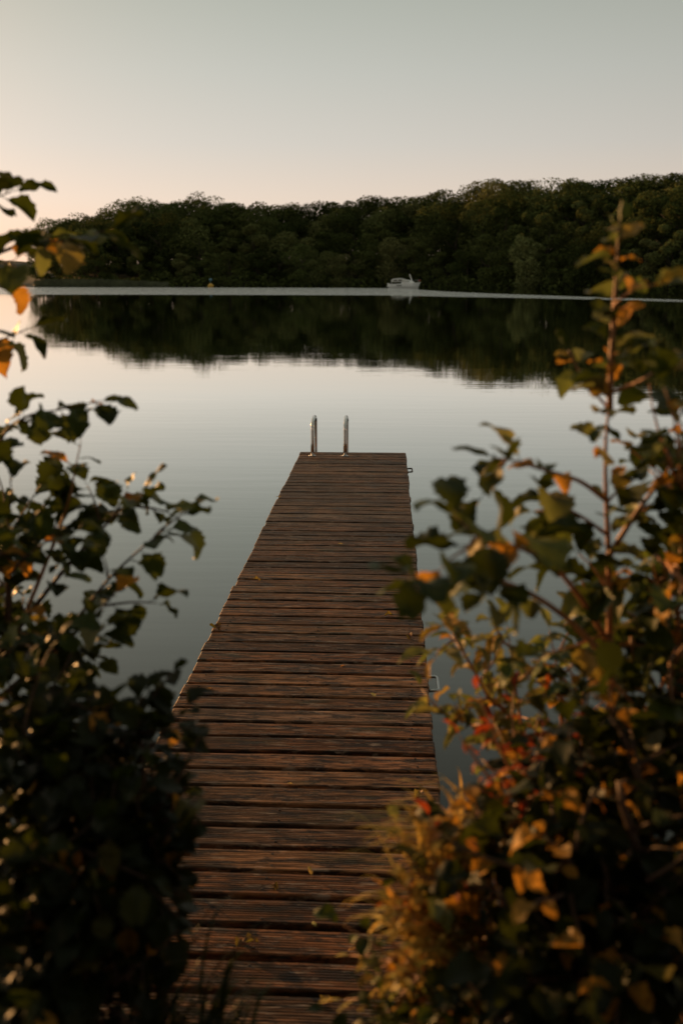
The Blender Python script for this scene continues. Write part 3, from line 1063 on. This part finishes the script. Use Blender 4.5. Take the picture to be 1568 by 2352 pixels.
# left: low dark thicket in the corner
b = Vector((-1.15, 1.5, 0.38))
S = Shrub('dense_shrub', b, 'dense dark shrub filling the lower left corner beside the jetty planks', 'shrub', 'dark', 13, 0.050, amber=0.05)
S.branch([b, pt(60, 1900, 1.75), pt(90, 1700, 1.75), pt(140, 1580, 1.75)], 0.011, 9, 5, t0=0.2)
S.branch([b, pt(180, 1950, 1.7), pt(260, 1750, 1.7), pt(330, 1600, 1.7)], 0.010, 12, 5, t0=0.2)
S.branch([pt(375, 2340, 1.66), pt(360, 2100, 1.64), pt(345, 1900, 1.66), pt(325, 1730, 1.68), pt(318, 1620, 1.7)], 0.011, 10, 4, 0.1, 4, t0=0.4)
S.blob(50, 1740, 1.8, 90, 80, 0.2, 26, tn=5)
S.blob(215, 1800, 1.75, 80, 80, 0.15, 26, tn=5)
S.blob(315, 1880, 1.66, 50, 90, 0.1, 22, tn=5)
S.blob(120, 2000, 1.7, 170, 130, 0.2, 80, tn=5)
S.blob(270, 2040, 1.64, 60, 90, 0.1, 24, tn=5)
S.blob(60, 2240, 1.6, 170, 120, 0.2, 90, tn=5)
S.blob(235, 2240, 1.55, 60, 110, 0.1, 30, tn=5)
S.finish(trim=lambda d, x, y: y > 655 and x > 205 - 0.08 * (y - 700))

# right: alder with a tall leading shoot
b = Vector((0.95, 1.7, 0.35))
S = Shrub('alder_leader_shrub', b, 'alder shrub right of the jetty with one tall upright shoot before the far wood', 'shrub', 'green', 14, 0.066, 'stem_warm', 0.12, 0.22)
S.branch([b, pt(1420, 1950, 1.85), pt(1402, 1600, 1.8), pt(1398, 1300, 1.75), pt(1390, 1050, 1.7), pt(1402, 890, 1.66)], 0.0105, 20, 2, 0.08, 3, t0=0.4, taper=0.8)
S.sage, S.amber = 0.6, 0.22
S.branch([pt(1400, 940, 1.67), pt(1404, 800, 1.64), pt(1413, 650, 1.62), pt(1420, 525, 1.6)], 0.006, 30, 0, t0=0.05, taper=0.55)
S.branch([pt(1410, 700, 1.62), pt(1455, 665, 1.58), pt(1500, 655, 1.55)], 0.003, 2, 0, t0=0.5)
S.branch([pt(1398, 940, 1.68), pt(1340, 870, 1.68), pt(1305, 805, 1.68)], 0.003, 4, 0, t0=0.5, taper=0.5)
S.sage, S.amber = 0.2, 0.12
S.branch([pt(1400, 1480, 1.78), pt(1330, 1370, 1.7), pt(1260, 1290, 1.62), pt(1180, 1255, 1.55), pt(1105, 1235, 1.5), pt(1045, 1188, 1.47)], 0.006, 12, 2, 0.07, 3, t0=0.3)
S.amber = 0.0
S.branch([pt(1400, 1520, 1.78), pt(1300, 1420, 1.65), pt(1190, 1350, 1.55), pt(1080, 1325, 1.47), pt(990, 1338, 1.42), pt(940, 1322, 1.4)], 0.006, 11, 1, 0.06, 2, t0=0.3)
S.amber = 0.12
S.branch([pt(1393, 1150, 1.72), pt(1330, 1105, 1.68), pt(1250, 1080, 1.64), pt(1180, 1058, 1.6), pt(1140, 1052, 1.6)], 0.005, 8, 1, 0.06, 2, t0=0.25)
S.branch([pt(1396, 1230, 1.74), pt(1340, 1190, 1.7), pt(1290, 1160, 1.68), pt(1255, 1130, 1.66)], 0.004, 6, 1, 0.06, 2, t0=0.25)
S.branch([pt(1396, 1280, 1.74), pt(1460, 1180, 1.72), pt(1520, 1100, 1.7), pt(1570, 1020, 1.7)], 0.006, 12, 3, 0.1, 4, t0=0.2)
S.branch([pt(1404, 900, 1.66), pt(1460, 880, 1.6), pt(1510, 850, 1.56), pt(1545, 835, 1.54)], 0.004, 5, 0, t0=0.3)
S.blob(1430, 1410, 1.78, 80, 90, 0.15, 11, tn=4)
S.blob(1500, 1260, 1.74, 60, 80, 0.12, 5, tn=3)
S.finish()

# right edge: another upright alder
b = Vector((1.35, 1.75, 0.35))
S = Shrub('alder_edge_shrub', b, 'leafy alder shrub at the right edge, upright reddish stem among dark leaves', 'shrub', 'green', 15, 0.056, 'stem_warm', 0.13, 0.14)
S.branch([b, pt(1600, 1800, 1.85), pt(1568, 1550, 1.8), pt(1556, 1350, 1.75), pt(1590, 1080, 1.7)], 0.011, 12, 7, t0=0.3)
S.blob(1555, 1430, 1.85, 70, 100, 0.2, 12, tn=4)
S.blob(1520, 1630, 1.85, 90, 100, 0.2, 18, tn=4)
S.blob(1590, 1150, 1.7, 60, 120, 0.12, 14, tn=4)
S.finish()

# right: pale narrow-leaved shrub lit by the low sun
b = Vector((0.62, 2.05, 0.22))
S = Shrub('willow_shrub', b, 'pale narrow-leaved shrub catching orange light just right of the jetty', 'shrub', 'pale', 16, 0.050, 'stem_warm', 0.07)
S.branch([b, pt(1230, 1820, 2.1), pt(1195, 1650, 2.05), pt(1165, 1440, 2.0)], 0.006, 24, 7, 0.1, 5, t0=0.25)
S.branch([b, pt(1220, 1800, 2.08), pt(1120, 1600, 2.0), pt(1060, 1490, 1.96), pt(1015, 1405, 1.94)], 0.006, 24, 7, 0.1, 5, t0=0.25)
S.branch([pt(1230, 1800, 2.1), pt(1150, 1720, 2.05), pt(1080, 1665, 2.0), pt(1020, 1640, 1.98)], 0.004, 13, 5, 0.08, 4, t0=0.3)
S.branch([b, pt(1300, 1750, 2.1), pt(1290, 1600, 2.08), pt(1262, 1450, 2.05)], 0.006, 16, 5, 0.1, 4, t0=0.25)
S.branch([b, pt(1340, 1750, 2.1), pt(1360, 1560, 2.08), pt(1340, 1430, 2.05)], 0.006, 14, 4, 0.1, 4, t0=0.25)
S.blob(1320, 1690, 2.1, 70, 80, 0.15, 9, tn=4)
S.blob(1360, 1580, 2.0, 80, 90, 0.15, 10, tn=4, kind='green', size=0.055)
S.finish()

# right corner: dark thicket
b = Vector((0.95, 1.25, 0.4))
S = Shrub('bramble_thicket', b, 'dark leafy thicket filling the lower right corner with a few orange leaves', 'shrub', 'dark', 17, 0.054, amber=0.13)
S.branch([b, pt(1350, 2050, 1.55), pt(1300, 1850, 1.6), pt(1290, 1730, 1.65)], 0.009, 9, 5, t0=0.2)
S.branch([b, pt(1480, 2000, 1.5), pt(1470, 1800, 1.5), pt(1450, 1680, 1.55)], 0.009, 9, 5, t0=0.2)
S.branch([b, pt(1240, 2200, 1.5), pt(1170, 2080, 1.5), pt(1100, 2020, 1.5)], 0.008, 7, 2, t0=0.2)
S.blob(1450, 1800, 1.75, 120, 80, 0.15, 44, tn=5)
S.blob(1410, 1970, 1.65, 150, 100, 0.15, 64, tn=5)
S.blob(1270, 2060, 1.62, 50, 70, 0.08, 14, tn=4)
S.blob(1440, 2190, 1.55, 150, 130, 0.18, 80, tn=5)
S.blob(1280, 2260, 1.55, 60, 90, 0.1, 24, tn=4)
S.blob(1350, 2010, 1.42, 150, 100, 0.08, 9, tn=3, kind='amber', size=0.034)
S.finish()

# red-leaved plant and the golden herb at the foot
b = Vector((0.52, 1.75, 0.3))
S = Shrub('red_leaved_plant', b, 'small plant with red autumn leaves under the pale shrub', 'plant', 'red', 18, 0.032, 'stem_warm')
S.branch([b, pt(1200, 1900, 1.78), pt(1220, 1790, 1.76)], 0.004, 14, 5, 0.06, 4, t0=0.2)
S.branch([b, pt(1235, 1920, 1.78), pt(1265, 1810, 1.76)], 0.004, 10, 4, 0.06, 4, t0=0.2)
S.branch([b, pt(1130, 2000, 1.74), pt(1085, 1960, 1.72)], 0.003, 8, 3, 0.05, 4, t0=0.2)
S.blob(1215, 1850, 1.72, 50, 45, 0.05, 22, tn=4)
S.finish()

b = Vector((0.34, 1.55, 0.36))
S = Shrub('golden_herb', b, 'low golden leaved herb overhanging the right edge of the nearest planks', 'plant', 'gold', 19, 0.033, 'stem_warm')
for X, Y in ((935, 2190), (960, 2130), (990, 2090), (1010, 2160), (945, 2250), (1030, 2230), (1070, 2120), (925, 2290), (1100, 2200), (970, 2320)):
    S.branch([b, pt((X + 1060) / 2, (Y + 2230) / 2 - 40, 1.62), pt(X, Y, 1.62)], 0.003, 11, 3, 0.06, 4, t0=0.35)
S.blob(1020, 2210, 1.64, 50, 80, 0.05, 18, tn=4)
S.blob(1035, 2200, 1.63, 60, 90, 0.05, 22, tn=4, kind='sage', size=0.03)
S.blob(1050, 2260, 1.62, 60, 60, 0.05, 12, tn=4, kind='green', size=0.035)
S.blob(985, 2270, 1.62, 35, 40, 0.04, 5, tn=4, kind='red', size=0.026)
S.blob(1060, 2080, 1.68, 35, 30, 0.04, 6, tn=4, kind='red', size=0.026)
S.blob(1060, 2250, 1.65, 70, 80, 0.08, 10, tn=4, kind='green', size=0.035)
S.finish()

# ------------------------------------------------------------------ grass


def grass_tuft(base, label, n, length, lean, mat, seed, spread=0.09, droop=1.7, name='grass_tuft', wid=0.0042):
    rr = random.Random(seed)
    e = tag(link(name, None, loc=base), label, 'grass')
    lean = Vector(lean)
    for q in range(0, n):
        m2 = MB()
        p = Vector((rr.gauss(0, spread), rr.gauss(0, spread), -0.03))
        d = (Vector((0, 0, 1)) + lean * rr.uniform(0.4, 1.4) + Vector((rr.gauss(0, 0.3), rr.gauss(0, 0.3), 0))).normalized()
        l = length * rr.uniform(0.5, 1.2)
        w = wid * rr.uniform(0.6, 1.3)
        vs, fs = [], []
        ns = 8
        for i in range(ns + 1):
            t = i / ns
            sd_ = d.cross(Vector((rr.uniform(-0.1, 0.1), 0.4, 1))).normalized()
            ww = w * (1 - t ** 2.2) + 0.0003
            vs += [p - sd_ * ww, p + Vector((0, 0, ww * 0.5)), p + sd_ * ww]
            p = p + d * l / ns
            d = (d + Vector((lean.x * 0.22, lean.y * 0.22, -droop * 0.42 * t * rr.uniform(0.6, 1.4)))).normalized()
        for i in range(ns):
            a = i * 3
            fs += [(a, a + 1, a + 4, a + 3), (a + 1, a + 2, a + 5, a + 4)]
        m2.add(vs, fs)
        m2.build('blade', mat, e, True)
    return e


GM = M['gold']
grass_tuft(pt(1075, 1985, 1.68), 'upper golden grass tuft arching over the right plank edge beside the dark water', 170, 0.17, (-0.26, 0.05, 0), GM, 41, 0.045)
grass_tuft(pt(1035, 2140, 1.60), 'drooping golden grass tuft below the upper one, blades curling onto the planks', 100, 0.15, (-0.35, 0.05, 0), GM, 42, 0.038)
grass_tuft(pt(1120, 1950, 1.95), 'yellow grass tuft at the water edge under the red leaved plant', 60, 0.17, (-0.15, 0.2, 0), GM, 43, 0.045)
grass_tuft(pt(1010, 2420, 1.5), 'green grass tuft at the bottom edge right of the nearest plank', 80, 0.17, (-0.4, 0.15, 0), M['green'], 44, 0.06)
grass_tuft(pt(440, 2450, 1.5), 'dark green grass tuft at the bottom edge left of the nearest plank', 70, 0.15, (0.3, 0.25, 0), M['green'], 45, 0.05)
grass_tuft(pt(300, 2420, 1.5), 'dark green grass tuft deep in the lower left corner', 80, 0.26, (0.3, 0.2, 0), M['dark'], 46, 0.08)

# ------------------------------------------------------------------ fallen leaves on the planks
FL = [(508, 1449, 'curled rust brown leaf fallen near the left edge halfway along the jetty', 'red', 0.075, 0.6),
      (488, 1580, 'small brown leaf in a gap by the left plank ends', 'gold', 0.04, 0.4),
      (940, 1456, 'reddish scrap of leaf near the right edge halfway along the jetty', 'red', 0.05, 0.7),
      (850, 1591, 'thin orange leaf caught in a plank gap left of the nearer mooring handle', 'gold', 0.05, 0.2),
      (795, 1530, 'tiny tan leaf near the middle of the jetty above the nearer mooring handle', 'gold', 0.03, 0.4),
      (965, 1815, 'orange leaf lying in a gap at the right plank ends above the grass', 'red', 0.05, 0.4),
      (715, 2015, 'folded pale leaf with an orange back standing on a near plank', 'gold', 0.042, 1.1),
      (728, 2130, 'small bright orange leaf on a near plank below the folded pale one', 'gold', 0.026, 0.8),
      (826, 2174, 'brown curled leaf on the near planks beside the golden herb', 'gold', 0.036, 0.5),
      (446, 2045, 'narrow red leaf tilted up beside the dark left shrub', 'red', 0.036, 1.0),
      (540, 2182, 'crumpled red brown leaf on the near planks at the left', 'red', 0.05, 0.4),
      (648, 1142, 'small tan leaf on the far planks near the left edge', 'gold', 0.05, 0.4),
      (600, 2165, 'rust coloured curled leaf on the near planks right of the crumpled one', 'red', 0.05, 0.7),
      (655, 1800, 'pale flat scrap of leaf in the middle of the near planks', 'gold', 0.03, 0.1),
      (578, 1330, 'small red brown leaf by the left plank ends past the curled rust one', 'red', 0.05, 0.5),
      (790, 1250, 'little orange leaf on the far planks right of the middle', 'gold', 0.04, 0.4),
      (880, 1415, 'brown leaf on its side above the reddish scrap near the right edge', 'red', 0.055, 0.6),
      (620, 2030, 'brown sliver of leaf left of the folded pale leaf', 'red', 0.035, 0.3),
      (765, 2290, 'orange brown leaf on the nearest planks at the bottom', 'red', 0.04, 0.6)]
for i, (X, Y, lab, kd, sz, tilt) in enumerate(FL):
    kd = 'litter' if kd == 'red' else kd
    src = LEAF[kd][i % len(LEAF[kd])]
    o = link('fallen_leaf', src)
    p = ground(X, Y, DECK + 0.006)
    o.location = p
    o.scale = (sz * 1.3, sz, sz)
    o.rotation_euler = (tilt * 0.4, tilt * 0.35 * (-1) ** i, rp_.uniform(0, 6.28))
    tag(o, lab, 'leaf', 'fallen leaves on the jetty')

# ------------------------------------------------------------------ unseen trees added behind the viewer to block sky light
rn = random.Random(77)
for i, (x, y, h, lab) in enumerate(((-3.6, -2.6, 9.5, 'sky-blocking tree added unseen behind the left shrubs'), (3.4, -2.2, 9.0, 'sky-blocking tree added unseen behind the right thicket'), (0.4, -5.5, 11.0, 'sky-blocking tree added unseen straight behind the jetty foot'))):
    tree(Vector((x, y, 0.9)), h, CRN[i % 2], TR[i % 3], 'tall broadleaf ' + lab, sx=1.0, rz=rn.uniform(0, 6))
